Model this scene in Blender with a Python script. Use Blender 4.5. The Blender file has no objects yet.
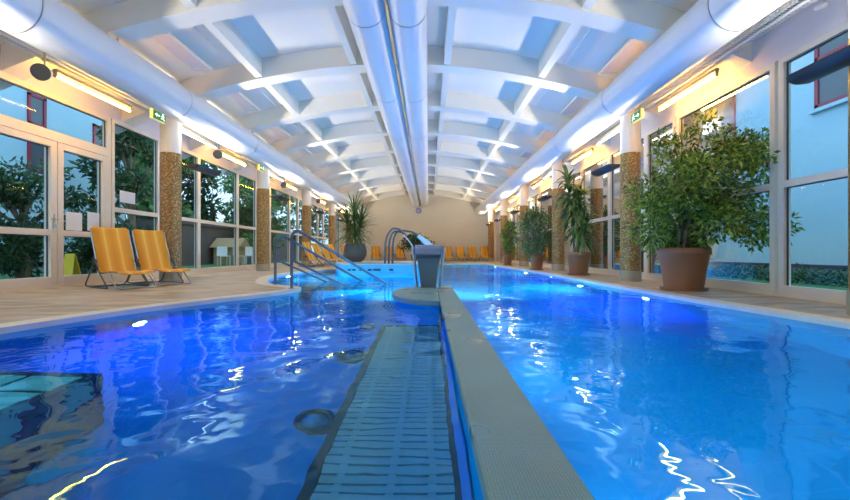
import bpy, bmesh, math, random
import numpy as np
from mathutils import Vector, Matrix

scene = bpy.context.scene
C = scene.collection
PI = math.pi
random.seed(7)

# ------------------------------------------------------------------ camera
cam_d = bpy.data.cameras.new('camera')
cam = bpy.data.objects.new('camera', cam_d)
C.objects.link(cam)
cam.location = (0, 0, 0.59)
cam.rotation_euler = (PI / 2, 0, 0)
cam_d.sensor_width = 36
cam_d.lens = 36 * 420 / 850
cam_d.shift_x = -3.5 / 850
cam_d.shift_y = 2.5 / 850
cam_d.clip_start = 0.02
cam_d.clip_end = 300
scene.camera = cam

# ------------------------------------------------------------------ world, exposure
W = bpy.data.worlds.new('overcast_dusk_sky')
scene.world = W
W.use_nodes = True
nt = W.node_tree
nt.nodes['Background'].inputs['Color'].default_value = (0.56, 0.77, 1.0, 1)
nt.nodes['Background'].inputs['Strength'].default_value = 1.75
scene.view_settings.view_transform = 'Standard'
scene.view_settings.look = 'None'
scene.view_settings.exposure = 0.5
scene.view_settings.gamma = 1
scene.view_settings.use_curve_mapping = False
try:
    scene.cycles.use_denoising = True
    scene.cycles.max_bounces = 10
    scene.cycles.diffuse_bounces = 4
    scene.cycles.glossy_bounces = 4
    scene.cycles.transmission_bounces = 8
    scene.cycles.transparent_max_bounces = 16
    scene.cycles.sample_clamp_indirect = 6
    scene.cycles.caustics_refractive = True
    scene.cycles.caustics_reflective = False
except Exception:
    pass

WARM_TUBE = 72.0       # emission strength of the warm wall tubes
UPLIGHT_W = 56.0      # watts of each wall uplighter
POOL_W = 125.0          # watts of each white underwater lamp
VIOLET_W = 110.0
BACK_W = 60.0
SIDE_W = 11.0
FAR_W = 170.0
COOL_TUBE = 5.0

# ------------------------------------------------------------------ helpers
def link(o, parent=None):
    C.objects.link(o)
    if parent is not None:
        o.parent = parent
    return o

def tag(o, label=None, cat=None, group=None, kind=None):
    if label: o['label'] = label
    if cat: o['category'] = cat
    if group: o['group'] = group
    if kind: o['kind'] = kind
    return o

def empty(name, loc=(0, 0, 0), rz=0, parent=None):
    o = bpy.data.objects.new(name, None)
    o.location = loc
    o.rotation_euler = (0, 0, rz)
    o.empty_display_size = 0.1
    return link(o, parent)

class MB:
    """collects verts and faces; build() links ONE mesh object"""
    def __init__(s):
        s.v = []; s.f = []; s.sm = []
    def add(s, vs, fs, smooth=False):
        n = len(s.v)
        s.v += [tuple(p) for p in vs]
        s.f += [tuple(i + n for i in f) for f in fs]
        s.sm += [smooth] * len(fs)
    def box(s, x0, x1, y0, y1, z0, z1, M=None):
        vs = [Vector((x, y, z)) for z in (z0, z1) for (x, y) in ((x0, y0), (x1, y0), (x1, y1), (x0, y1))]
        if M is not None: vs = [M @ p for p in vs]
        s.add(vs, [(3, 2, 1, 0), (4, 5, 6, 7), (0, 1, 5, 4), (1, 2, 6, 5), (2, 3, 7, 6), (3, 0, 4, 7)])
    def tube(s, path, r, seg=10, cap=True):
        P = [Vector(p) for p in path]
        rr = r if isinstance(r, (list, tuple)) else [r] * len(P)
        T = []
        for i in range(len(P)):
            a = P[max(0, i - 1)]; b = P[min(len(P) - 1, i + 1)]
            T.append((b - a).normalized())
        up = Vector((0, 0, 1)) if abs(T[0].z) < 0.9 else Vector((1, 0, 0))
        N = T[0].cross(up).normalized()
        vs = []; fs = []
        for i, p in enumerate(P):
            N = (N - T[i] * N.dot(T[i])).normalized()
            B = T[i].cross(N)
            for k in range(seg):
                a = 2 * PI * k / seg
                vs.append(p + (N * math.cos(a) + B * math.sin(a)) * rr[i])
        for i in range(len(P) - 1):
            for k in range(seg):
                k2 = (k + 1) % seg
                fs.append((i * seg + k, i * seg + k2, (i + 1) * seg + k2, (i + 1) * seg + k))
        s.add(vs, fs, True)
        if cap:
            n = len(P) - 1
            s.add(vs[:seg], [tuple(range(seg))[::-1]])
            s.add(vs[n * seg:], [tuple(range(seg))])
    def lathe(s, prof, seg=32, c=(0, 0, 0), smooth=True, cap0=True, cap1=True):
        vs = []; fs = []
        for (r, z) in prof:
            for k in range(seg):
                a = 2 * PI * k / seg
                vs.append((c[0] + r * math.cos(a), c[1] + r * math.sin(a), c[2] + z))
        for i in range(len(prof) - 1):
            for k in range(seg):
                k2 = (k + 1) % seg
                fs.append((i * seg + k, i * seg + k2, (i + 1) * seg + k2, (i + 1) * seg + k))
        s.add(vs, fs, smooth)
        if cap0: s.add(vs[:seg], [tuple(range(seg))[::-1]])
        if cap1: s.add(vs[-seg:], [tuple(range(seg))])
    def prism(s, poly, z0, z1, top=True, bottom=True, sides=True):
        n = len(poly)
        vs = [(x, y, z0) for x, y in poly] + [(x, y, z1) for x, y in poly]
        fs = []
        if sides: fs += [(i, (i + 1) % n, (i + 1) % n + n, i + n) for i in range(n)]
        if top: fs.append(tuple(range(n, 2 * n)))
        if bottom: fs.append(tuple(range(n))[::-1])
        s.add(vs, fs)
    def build(s, name, mat, parent=None, bevel=0, loc=None, rz=0):
        me = bpy.data.meshes.new(name)
        me.from_pydata([tuple(v) for v in s.v], [], s.f)
        me.polygons.foreach_set('use_smooth', s.sm)
        me.materials.append(mat)
        me.update()
        o = bpy.data.objects.new(name, me)
        link(o, parent)
        if loc: o.location = loc
        o.rotation_euler = (0, 0, rz)
        if bevel:
            m = o.modifiers.new('bevel', 'BEVEL'); m.width = bevel; m.segments = 2; m.limit_method = 'ANGLE'
        return o

def copy_tree(o, parent=None):
    c = o.copy()
    C.objects.link(c)
    if parent is not None: c.parent = parent
    for ch in list(o.children):
        copy_tree(ch, c)
    return c

def smooth_path(pts, n=6):
    P = [Vector(p) for p in pts]
    P = [P[0] * 2 - P[1]] + P + [P[-1] * 2 - P[-2]]
    out = []
    for i in range(1, len(P) - 2):
        for k in range(n):
            t = k / n
            a, b, c, d = P[i - 1], P[i], P[i + 1], P[i + 2]
            out.append(0.5 * ((2 * b) + (c - a) * t + (2 * a - 5 * b + 4 * c - d) * t * t + (3 * b - a - 3 * c + d) * t ** 3))
    out.append(P[-2])
    return out

def round_path(pts, r=0.08, n=5):
    """polyline with rounded corners"""
    P = [Vector(p) for p in pts]
    out = [P[0]]
    for i in range(1, len(P) - 1):
        a = (P[i - 1] - P[i]); b = (P[i + 1] - P[i])
        rr = min(r, a.length * .45, b.length * .45)
        p0 = P[i] + a.normalized() * rr; p1 = P[i] + b.normalized() * rr
        for k in range(n + 1):
            t = k / n
            out.append(p0 * (1 - t) ** 2 + P[i] * 2 * t * (1 - t) + p1 * t * t)
    out.append(P[-1])
    return out

# ------------------------------------------------------------------ materials
def new_mat(name):
    m = bpy.data.materials.new(name)
    m.use_nodes = True
    n = m.node_tree
    b = n.nodes['Principled BSDF']
    return m, n, b

def rgba(c): return (c[0], c[1], c[2], 1)

def plain(name, col, rough=.5, metal=0, var=0.08, scale=6, bump=0.0, coat=0, spec=.5):
    m, n, b = new_mat(name)
    tc = n.nodes.new('ShaderNodeTexCoord')
    no = n.nodes.new('ShaderNodeTexNoise'); no.inputs['Scale'].default_value = scale; no.inputs['Detail'].default_value = 4
    n.links.new(tc.outputs['Object'], no.inputs['Vector'])
    mx = n.nodes.new('ShaderNodeMix'); mx.data_type = 'RGBA'
    mx.inputs[6].default_value = rgba([max(0, c * (1 - var)) for c in col])
    mx.inputs[7].default_value = rgba([min(1, c * (1 + var)) for c in col])
    n.links.new(no.outputs['Fac'], mx.inputs[0])
    n.links.new(mx.outputs[2], b.inputs['Base Color'])
    b.inputs['Roughness'].default_value = rough
    b.inputs['Metallic'].default_value = metal
    b.inputs['Coat Weight'].default_value = coat
    b.inputs['Specular IOR Level'].default_value = spec
    if bump:
        bp = n.nodes.new('ShaderNodeBump'); bp.inputs['Strength'].default_value = bump; bp.inputs['Distance'].default_value = .02
        n.links.new(no.outputs['Fac'], bp.inputs['Height']); n.links.new(bp.outputs['Normal'], b.inputs['Normal'])
    return m

def emit(name, col, s):
    m, n, b = new_mat(name)
    b.inputs['Base Color'].default_value = rgba(col)
    b.inputs['Emission Color'].default_value = rgba(col)
    b.inputs['Emission Strength'].default_value = s
    return m

def glass_mat(name, tint, refl=1.0):
    m = bpy.data.materials.new(name); m.use_nodes = True
    n = m.node_tree; n.nodes.clear()
    out = n.nodes.new('ShaderNodeOutputMaterial')
    tr = n.nodes.new('ShaderNodeBsdfTransparent'); tr.inputs[0].default_value = rgba(tint)
    gl = n.nodes.new('ShaderNodeBsdfGlossy'); gl.inputs['Roughness'].default_value = 0.02
    gl.inputs[0].default_value = (refl, refl, refl, 1)
    fr = n.nodes.new('ShaderNodeFresnel'); fr.inputs['IOR'].default_value = 1.2
    mx = n.nodes.new('ShaderNodeMixShader')
    n.links.new(fr.outputs[0], mx.inputs[0]); n.links.new(tr.outputs[0], mx.inputs[1]); n.links.new(gl.outputs[0], mx.inputs[2])
    n.links.new(mx.outputs[0], out.inputs[0])
    return m

def ramp(n, src, stops):
    r = n.nodes.new('ShaderNodeValToRGB')
    el = r.color_ramp.elements
    el[0].position, el[0].color = stops[0][0], rgba(stops[0][1])
    el[1].position, el[1].color = stops[-1][0], rgba(stops[-1][1])
    for p, c in stops[1:-1]:
        e = el.new(p); e.color = rgba(c)
    n.links.new(src, r.inputs[0])
    return r.outputs[0]

def noise(n, vec, scale, detail=4, rough=.55, dist=0):
    o = n.nodes.new('ShaderNodeTexNoise')
    o.inputs['Scale'].default_value = scale; o.inputs['Detail'].default_value = detail
    o.inputs['Roughness'].default_value = rough; o.inputs['Distortion'].default_value = dist
    n.links.new(vec, o.inputs['Vector'])
    return o.outputs['Fac']

def mapping(n, sc=(1, 1, 1), coord='Object'):
    tc = n.nodes.new('ShaderNodeTexCoord'); mp = n.nodes.new('ShaderNodeMapping')
    mp.inputs['Scale'].default_value = sc
    n.links.new(tc.outputs[coord], mp.inputs['Vector'])
    return mp.outputs[0]

def math_node(n, op, a, b=None):
    o = n.nodes.new('ShaderNodeMath'); o.operation = op
    for i, x in enumerate((a, b)):
        if x is None: continue
        if isinstance(x, (int, float)): o.inputs[i].default_value = x
        else: n.links.new(x, o.inputs[i])
    return o.outputs[0]

M = {}
M['ceiling'] = plain('white_ceiling_paint', (.86, .82, .75), .6, var=.03, scale=2)
M['duct'] = plain('pale_galvanised_duct', (.80, .81, .86), .33, .08, var=.04, scale=3)
M['duct_seam'] = plain('duct_seam_metal', (.60, .61, .67), .35, .2)
M['wall'] = plain('cream_wall_paint', (.86, .78, .64), .7, var=.05, scale=1.2)
M['fascia'] = plain('pale_fascia_paint', (.72, .68, .72), .6, var=.03)
M['frame'] = plain('light_window_frame', (.78, .72, .63), .35, var=.04, spec=.5)
M['frame_grey'] = plain('grey_window_frame', (.52, .52, .54), .35, var=.04)
M['gasket'] = plain('dark_frame_gasket', (.05, .05, .06), .5)
M['steel'] = plain('brushed_steel', (.55, .56, .58), .26, 1, var=.05, scale=40)
M['dark_steel'] = plain('brushed_fountain_steel', (.24, .25, .27), .32, .85, var=.05, scale=30)
M['rail_steel'] = plain('stainless_rail', (.13, .14, .17), .35, .5, var=.06, scale=20)
M['dark_metal'] = plain('dark_metal', (.06, .06, .07), .4, .4)
M['lamp_body'] = plain('grey_lamp_body', (.45, .42, .36), .45, .2)
M['tray'] = plain('galvanised_tray', (.80, .78, .74), .4, .15)
M['white_plastic'] = plain('white_plastic', (.8, .8, .8), .4, var=.02)
M['black_plastic'] = plain('black_plastic', (.03, .03, .035), .4)
M['terracotta'] = plain('brown_terracotta', (.34, .125, .05), .55, var=.15, scale=5)
M['grey_pot'] = plain('slate_grey_pot', (.10, .105, .13), .5, var=.15, scale=5)
M['soil'] = plain('potting_soil', (.04, .028, .02), .9, bump=.5, scale=40)
M['bark'] = plain('plant_bark', (.22, .16, .10), .8, var=.3, scale=20, bump=.4)
M['paper'] = plain('white_paper', (.80, .84, .88), .7, var=.03)
M['yellow'] = plain('yellow_plastic', (.85, .6, .03), .4)
M['clock_violet'] = plain('violet_clock_face', (.28, .22, .60), .4)
M['mesh_grey'] = plain('speaker_mesh_grey', (.12, .11, .10), .6, var=.3, scale=80)
M['tube_warm'] = emit('warm_tube_glow', (1.0, .50, .06), WARM_TUBE)
M['tube_cool'] = emit('cool_tube_glow', (.92, .95, 1.0), COOL_TUBE)
M['pool_lens'] = emit('pool_lamp_glow', (.75, .8, 1.0), 22)
M['exit_green'] = emit('exit_sign_green', (.01, .12, .04), .8)
M['exit_white'] = emit('exit_sign_white', (.9, 1, .9), .9)
M['exit_side'] = emit('exit_sign_side', (1, .85, .3), .3)
M['glass_l'] = glass_mat('left_window_glass', (.70, .82, .84), .6)
M['glass_r'] = glass_mat('right_window_glass', (.70, .86, .94), .6)

def grey_green_strip():
    m, n, b = new_mat('antislip_ceramic')
    v = mapping(n, (1, 1, 1))
    vo = n.nodes.new('ShaderNodeTexVoronoi'); vo.inputs['Scale'].default_value = 120
    vo.inputs['Randomness'].default_value = 0.15
    n.links.new(v, vo.inputs['Vector'])
    c = ramp(n, vo.outputs['Distance'], [(0, (.33, .52, .45)), (.55, (.19, .33, .29))])
    big = noise(n, v, 3.0, 3)
    mx = n.nodes.new('ShaderNodeMix'); mx.data_type = 'RGBA'; mx.blend_type = 'MULTIPLY'; mx.inputs[0].default_value = 1
    n.links.new(c, mx.inputs[6]); n.links.new(ramp(n, big, [(.3, (.85, .85, .85)), (.7, (1, 1, 1))]), mx.inputs[7])
    n.links.new(mx.outputs[2], b.inputs['Base Color'])
    n.links.new(ramp(n, noise(n, v, 2.2, 2), [(.58, (.42, .42, .42)), (.63, (.12, .12, .12))]), b.inputs['Roughness'])
    bp = n.nodes.new('ShaderNodeBump'); bp.inputs['Strength'].default_value = .35; bp.inputs['Distance'].default_value = .002
    bp.invert = True
    n.links.new(vo.outputs['Distance'], bp.inputs['Height']); n.links.new(bp.outputs[0], b.inputs['Normal'])
    return m
M['strip'] = grey_green_strip()

def deck_mat():
    m, n, b = new_mat('streaked_stone_deck')
    v = mapping(n, (1.1, 4.2, 1))
    a = noise(n, v, 1.3, 6, .62, .6)
    c = ramp(n, a, [(.30, (.20, .13, .065)), (.42, (.42, .30, .17)), (.52, (.62, .50, .34)), (.7, (.74, .64, .48))])
    br = n.nodes.new('ShaderNodeTexBrick')
    br.inputs['Scale'].default_value = 1; br.inputs['Brick Width'].default_value = .6; br.inputs['Row Height'].default_value = .3
    br.inputs['Mortar Size'].default_value = .006; br.offset = .5
    br.inputs['Color1'].default_value = (1, 1, 1, 1); br.inputs['Color2'].default_value = (.86, .86, .86, 1); br.inputs['Mortar'].default_value = (.6, .58, .55, 1)
    n.links.new(mapping(n), br.inputs['Vector'])
    mx = n.nodes.new('ShaderNodeMix'); mx.data_type = 'RGBA'; mx.blend_type = 'MULTIPLY'; mx.inputs[0].default_value = 1
    n.links.new(c, mx.inputs[6]); n.links.new(br.outputs[0], mx.inputs[7])
    n.links.new(mx.outputs[2], b.inputs['Base Color'])
    n.links.new(ramp(n, a, [(.3, (.3, .3, .3)), (.7, (.55, .55, .55))]), b.inputs['Roughness'])
    return m
M['deck'] = deck_mat()
M['coping'] = plain('pale_coping_stone', (.82, .74, .60), .45, var=.12, scale=4)
M['base_band'] = plain('beige_column_base', (.42, .36, .27), .5, var=.1)

def mosaic_mat():
    m, n, b = new_mat('gold_brown_mosaic')
    tc = n.nodes.new('ShaderNodeTexCoord'); sp = n.nodes.new('ShaderNodeSeparateXYZ')
    n.links.new(tc.outputs['Object'], sp.inputs[0])
    ang = math_node(n, 'ARCTAN2', sp.outputs[1], sp.outputs[0])
    u = math_node(n, 'MULTIPLY', ang, .195 / .026)
    w = math_node(n, 'MULTIPLY', sp.outputs[2], 1 / .026)
    fu = math_node(n, 'FLOOR', u); fw = math_node(n, 'FLOOR', w)
    cb = n.nodes.new('ShaderNodeCombineXYZ'); n.links.new(fu, cb.inputs[0]); n.links.new(fw, cb.inputs[1])
    wn = n.nodes.new('ShaderNodeTexWhiteNoise'); wn.noise_dimensions = '2D'; n.links.new(cb.outputs[0], wn.inputs['Vector'])
    c = ramp(n, wn.outputs['Value'], [(0, (.20, .09, .02)), (.4, (.33, .17, .04)), (.8, (.45, .26, .07)), (1, (.66, .44, .16))])
    e1 = math_node(n, 'FRACT', u); e2 = math_node(n, 'FRACT', w)
    g = math_node(n, 'MULTIPLY', math_node(n, 'GREATER_THAN', e1, .12), math_node(n, 'GREATER_THAN', e2, .12))
    mx = n.nodes.new('ShaderNodeMix'); mx.data_type = 'RGBA'
    mx.inputs[6].default_value = (.10, .06, .03, 1); n.links.new(c, mx.inputs[7]); n.links.new(g, mx.inputs[0])
    n.links.new(mx.outputs[2], b.inputs['Base Color']); b.inputs['Roughness'].default_value = .3
    return m
M['mosaic'] = mosaic_mat()

def tile_mat(name, c1, c2, grout, size=.25):
    m, n, b = new_mat(name)
    v = mapping(n)
    a = noise(n, v, .7, 3)
    c = ramp(n, a, [(.3, c1), (.7, c2)])
    geo = n.nodes.new('ShaderNodeNewGeometry'); sp = n.nodes.new('ShaderNodeSeparateXYZ'); n.links.new(geo.outputs['Position'], sp.inputs[0])
    ed = None
    for k in range(3):
        f = math_node(n, 'FRACT', math_node(n, 'ADD', math_node(n, 'MULTIPLY', sp.outputs[k], 1 / size), .037))
        g = math_node(n, 'LESS_THAN', f, .03)
        ed = g if ed is None else math_node(n, 'MAXIMUM', ed, g)
    mx = n.nodes.new('ShaderNodeMix'); mx.data_type = 'RGBA'
    n.links.new(c, mx.inputs[6]); mx.inputs[7].default_value = rgba(grout)
    n.links.new(math_node(n, 'MULTIPLY', ed, .35), mx.inputs[0])
    n.links.new(mx.outputs[2], b.inputs['Base Color']); b.inputs['Roughness'].default_value = .5
    b.inputs['Specular IOR Level'].default_value = .1
    return m
M['basin'] = tile_mat('blue_pool_tile', (.002, .30, .66), (.003, .36, .74), (.1, .4, .85))
M['spa_tile'] = tile_mat('light_blue_spa_tile', (.10, .55, .90), (.14, .62, .95), (.2, .6, .95), .12)

def water_mat(name, k=1.0):
    m = bpy.data.materials.new(name); m.use_nodes = True
    n = m.node_tree; n.nodes.clear()
    out = n.nodes.new('ShaderNodeOutputMaterial')
    gl = n.nodes.new('ShaderNodeBsdfGlass'); gl.inputs['IOR'].default_value = 1.333; gl.inputs['Roughness'].default_value = 0.0
    gl.inputs[0].default_value = (.42, .85, 1, 1)
    n.links.new(gl.outputs[0], out.inputs[0])
    v = mapping(n, (1.0, 1.0, 1.0))
    h1 = noise(n, v, 0.9, 1.5, .4, .8)      # long lazy swell
    h2 = noise(n, v, 3.2, 1, .4, .6)        # ripples
    s = math_node(n, 'ADD', math_node(n, 'MULTIPLY', h1, .028 * k), math_node(n, 'MULTIPLY', h2, .0075 * k))
    s = math_node(n, 'ADD', s, math_node(n, 'MULTIPLY', noise(n, v, 8.5, 1, .4, .4), .0016 * k))
    bp = n.nodes.new('ShaderNodeBump'); bp.inputs['Strength'].default_value = 1; bp.inputs['Distance'].default_value = 1
    n.links.new(s, bp.inputs['Height']); n.links.new(bp.outputs[0], gl.inputs['Normal'])
    return m
M['water'] = water_mat('pool_water')
M['spa_water'] = water_mat('spa_water', .6)

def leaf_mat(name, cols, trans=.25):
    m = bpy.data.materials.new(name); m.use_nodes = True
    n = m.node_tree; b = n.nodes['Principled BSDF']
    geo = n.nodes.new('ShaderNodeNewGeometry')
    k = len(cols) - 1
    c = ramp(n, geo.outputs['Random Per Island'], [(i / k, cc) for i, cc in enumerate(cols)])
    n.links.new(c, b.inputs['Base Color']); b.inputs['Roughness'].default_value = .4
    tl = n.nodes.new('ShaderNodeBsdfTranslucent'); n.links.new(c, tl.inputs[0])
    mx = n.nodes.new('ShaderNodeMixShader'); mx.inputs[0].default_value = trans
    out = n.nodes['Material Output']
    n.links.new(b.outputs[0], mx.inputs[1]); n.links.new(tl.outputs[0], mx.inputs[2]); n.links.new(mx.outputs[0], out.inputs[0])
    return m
M['leaf_ficus'] = leaf_mat('ficus_leaf', [(.04, .09, .010), (.11, .20, .02), (.24, .34, .03), (.44, .48, .06)])
M['leaf_dracaena'] = leaf_mat('dracaena_leaf', [(.04, .09, .02), (.12, .20, .05), (.24, .32, .08)])
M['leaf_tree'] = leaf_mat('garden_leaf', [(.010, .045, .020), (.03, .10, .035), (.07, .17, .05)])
M['leaf_bright'] = leaf_mat('light_garden_leaf', [(.03, .12, .04), (.10, .26, .08), (.2, .4, .12)])
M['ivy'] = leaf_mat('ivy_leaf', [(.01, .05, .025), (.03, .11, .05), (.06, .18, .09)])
M['build_blue'] = plain('pale_render', (.40, .62, .74), .8, var=.03)
M['plinth'] = plain('grey_plinth', (.22, .26, .26), .8)
M['red_frame'] = plain('dark_red_frame', (.30, .02, .05), .4)
M['dark_pane'] = plain('dark_window_pane', (.10, .12, .14), .1)
M['brown_wall'] = plain('brown_grey_wall', (.13, .095, .09), .8, var=.1)
M['lawn'] = plain('lawn_grass', (.05, .19, .06), .9, var=.4, scale=12, bump=.5)
M['paving'] = plain('outdoor_paving', (.25, .27, .27), .8)
M['wood'] = plain('pale_wood', (.45, .30, .15), .6, var=.2, scale=10)

def sling_mat():
    m, n, b = new_mat('yellow_sling_fabric')
    wv = n.nodes.new('ShaderNodeTexWave'); wv.wave_type = 'BANDS'; wv.bands_direction = 'X'
    wv.inputs['Scale'].default_value = 1.5; wv.inputs['Distortion'].default_value = .0; wv.inputs['Detail'].default_value = 0
    n.links.new(mapping(n), wv.inputs['Vector'])
    c = ramp(n, wv.outputs['Fac'], [(0, (.76, .31, .010)), (.5, (.80, .35, .015)), (.88, (.84, .40, .02)), (.96, (.86, .50, .07)), (1, (.90, .56, .12))])
    n.links.new(c, b.inputs['Base Color']); b.inputs['Roughness'].default_value = .55
    return m
M['sling'] = sling_mat()

def slat_mat():
    return plain('pale_grating_plastic', (.60, .66, .72), .5, var=.06)
M['slat'] = slat_mat()
M['inlet_cap'] = plain('blue_grey_inlet_cap', (.16, .30, .42), .5)
M['slot_dark'] = plain('dark_grating_frame', (.012, .008, .03), .6)
M['jet_white'] = glass_mat('falling_water', (.8, .9, 1))
m_, n_, b_ = new_mat('white_falling_water')
b_.inputs['Base Color'].default_value = (.88, .94, 1, 1); b_.inputs['Roughness'].default_value = .3

M['jet_white'] = m_

# ------------------------------------------------------------------ measures
XL, XR = -6.3, 4.78          # glazed walls
Y0, Y1 = -4.0, 29.5          # back of hall, end wall
XC = -0.6                    # crown of the vault
COLY = [8.65 + 4.83 * k for k in range(-1, 5)]
COLY_R = [3.89] + [8.65 + 4.83 * k for k in range(0, 5)]
def zb(x): return 0.59 + 3.84 - 0.037 * (x - XC) ** 2    # underside of the beams

ORD = ['first', 'second', 'third', 'fourth', 'fifth', 'sixth', 'seventh', 'eighth', 'ninth', 'tenth', 'eleventh', 'twelfth', 'thirteenth', 'fourteenth']

# ------------------------------------------------------------------ pool outline
left_edge = [(-3.50, Y0), (-3.45, 2.0), (-3.35, 3.28), (-3.11, 4.24), (-2.72, 5.2), (-2.46, 5.68), (-2.26, 6.1), (-2.10, 6.65),
             (-2.13, 7.0), (-2.35, 7.3), (-2.75, 7.6), (-3.15, 8.1), (-3.42, 8.85), (-3.75, 9.8), (-3.95, 10.9), (-3.98, 12.0), (-3.85, 13.0), (-3.5, 14.5), (-3.35, 16), (-3.3, 22)]
right_edge = [(3.10, 22), (3.18, 16), (3.38, 12), (3.30, 8), (3.36, 5), (3.50, 3.4), (3.50, Y0)]
def chaikin(p, it=2):
    for _ in range(it):
        q = [p[0]]
        for a, b in zip(p[:-1], p[1:]):
            q.append((a[0] * .75 + b[0] * .25, a[1] * .75 + b[1] * .25))
            q.append((a[0] * .25 + b[0] * .75, a[1] * .25 + b[1] * .75))
        q.append(p[-1]); p = q
    return p
left_edge = chaikin(left_edge)
WZ = -0.04
# floor
fl = empty('floor'); tag(fl, kind='structure')
b = MB(); b.prism([(XL - .3, Y0)] + left_edge + [(-3.3, 22), (XL - .3, 22)], -.10, 0)
b.build('deck_paving', M['deck'], fl)
b = MB(); b.prism([(XR + .3, 22)] + right_edge + [(XR + .3, Y0)], -.10, 0)
b.build('deck_paving', M['deck'], fl)
b = MB(); b.box(XL - .3, XR + .3, 22, Y1 + .2, -.10, 0)
b.build('deck_paving', M['deck'], fl)
# coping strips
def offset_strip(edge, w, side):
    o = []
    for i, p in enumerate(edge):
        a = edge[max(0, i - 1)]; c = edge[min(len(edge) - 1, i + 1)]
        d = Vector((c[0] - a[0], c[1] - a[1])).normalized()
        nrm = Vector((-d.y, d.x)) * side
        o.append((p[0] + nrm.x * w, p[1] + nrm.y * w))
    return o
def ribbon(mb, e1, e2, z0, z1):
    n = len(e1)
    vs = [(x, y, z1) for x, y in e1] + [(x, y, z1) for x, y in e2] + [(x, y, z0) for x, y in e1] + [(x, y, z0) for x, y in e2]
    fs = []
    for i in range(n - 1):
        fs += [(i, i + 1, n + i + 1, n + i), (2 * n + i, 2 * n + i + 1, i + 1, i), (n + i, n + i + 1, 3 * n + i + 1, 3 * n + i)]
    mb.add(vs, fs)
b = MB(); ribbon(b, offset_strip(left_edge, -.03, 1), offset_strip(left_edge, .20, 1), -.06, .008)
b.build('coping', M['coping'], fl)
re_ = chaikin(right_edge, 2)
b = MB(); ribbon(b, offset_strip(right_edge, -.03, 1), offset_strip(right_edge, .20, 1), -.06, .008)
b.build('coping', M['coping'], fl)
b = MB(); ribbon(b, [(-3.3, 21.97), (3.1, 21.97)], [(-3.3, 22.2), (3.1, 22.2)], -.06, .008)
b.build('coping', M['coping'], fl)

pool_poly = left_edge + right_edge      # clockwise from above
ZB = -1.30
bs = empty('pool_basin'); tag(bs, kind='structure')
b = MB(); n = len(pool_poly)
vs = [(x, y, ZB) for x, y in pool_poly] + [(x, y, -.02) for x, y in pool_poly]
b.add(vs, [(i, (i + 1) % n, (i + 1) % n + n, i + n) for i in range(n)])
b.add(vs[:n], [tuple(range(n))])
b.build('tiled_basin', M['basin'], bs)
b = MB(); b.add([(x, y, WZ) for x, y in pool_poly], [tuple(range(n))[::-1]])
wt = b.build('pool_water', M['water']); tag(wt, 'rippling clear blue water filling the main pool', 'water', kind='stuff')

# divider wall and round platform
DZ = .05
dv = empty('pool_divider'); tag(dv, kind='structure')
b = MB(); b.box(.155, .345, Y0, 6.75, ZB, DZ - .05); b.build('divider_wall', M['basin'], dv)
b = MB(); b.box(.13, .368, Y0, 6.85, DZ - .05, DZ); b.build('divider_top', M['strip'], dv, bevel=.008)
pl = empty('fountain_platform'); tag(pl, kind='structure')
def ell(rx, ry, cx=.125, cy=5.78):
    return [(cx + rx * math.cos(a), cy + ry * math.sin(a)) for a in [PI / 2 + PI * k / 28 for k in range(29)]]
b = MB(); b.prism(ell(.56, 1.02), ZB, DZ - .065); b.build('platform_body', M['basin'], pl)
b = MB(); b.prism(ell(.62, 1.07), DZ - .065, DZ); b.build('platform_top', M['strip'], pl, bevel=.01)

# spa block rising out of the pool
spa_poly = [(-2.42, 12.0), (-.2, 12.0), (-.2, 16.4), (-3.1, 16.4), (-3.1, 14.0)]
sp = empty('raised_spa'); tag(sp, kind='structure')
b = MB(); b.prism(spa_poly, ZB, .0, bottom=False)
inner = [(-2.28, 12.28), (-.48, 12.28), (-.48, 13.8), (-2.75, 13.8)]
rim = [(-2.42, 12.0), (-.2, 12.0), (-.2, 14.0), (-3.1, 14.0)]
for i in range(4):
    j = (i + 1) % 4
    b.prism([rim[i], rim[j], inner[j], inner[i]], 0, .24, bottom=False)
b.build('spa_wall', M['spa_tile'], sp)
b = MB()
for i in range(4):
    j = (i + 1) % 4
    b.prism([rim[i], rim[j], inner[j], inner[i]], .24, .265)
b.prism([(-.2, 14.0), (-.2, 16.4), (-3.1, 16.4), (-3.1, 14.0)], .0, .265)
b.build('spa_rim', M['coping'], sp)
b = MB(); b.prism(inner, .2, .21, bottom=False, sides=False)
w2 = b.build('spa_water', M['spa_water']); tag(w2, 'pale blue water inside the raised spa behind the fountain', 'water', kind='stuff')
for i, (x0, x1) in enumerate([(348.5, 350.5), (353, 355), (360, 362), (368.5, 371), (374, 380), (390, 392.5)]):
    X0 = (x0 - 428.5) / 35; X1 = (x1 - 428.5) / 35
    b = MB(); xm = (X0 + X1) / 2; r = max(.045, (X1 - X0) / 2)
    b.box(X0 - .02, X1 + .02, 11.965, 12.0, .07, .12)
    o = b.build('spa_jet', M['dark_metal'], None, bevel=.01)
    tag(o, 'dark jet fitting on the spa wall, %s from its left corner' % ORD[i], 'spa jet', 'jet fittings on the raised spa wall')

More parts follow.
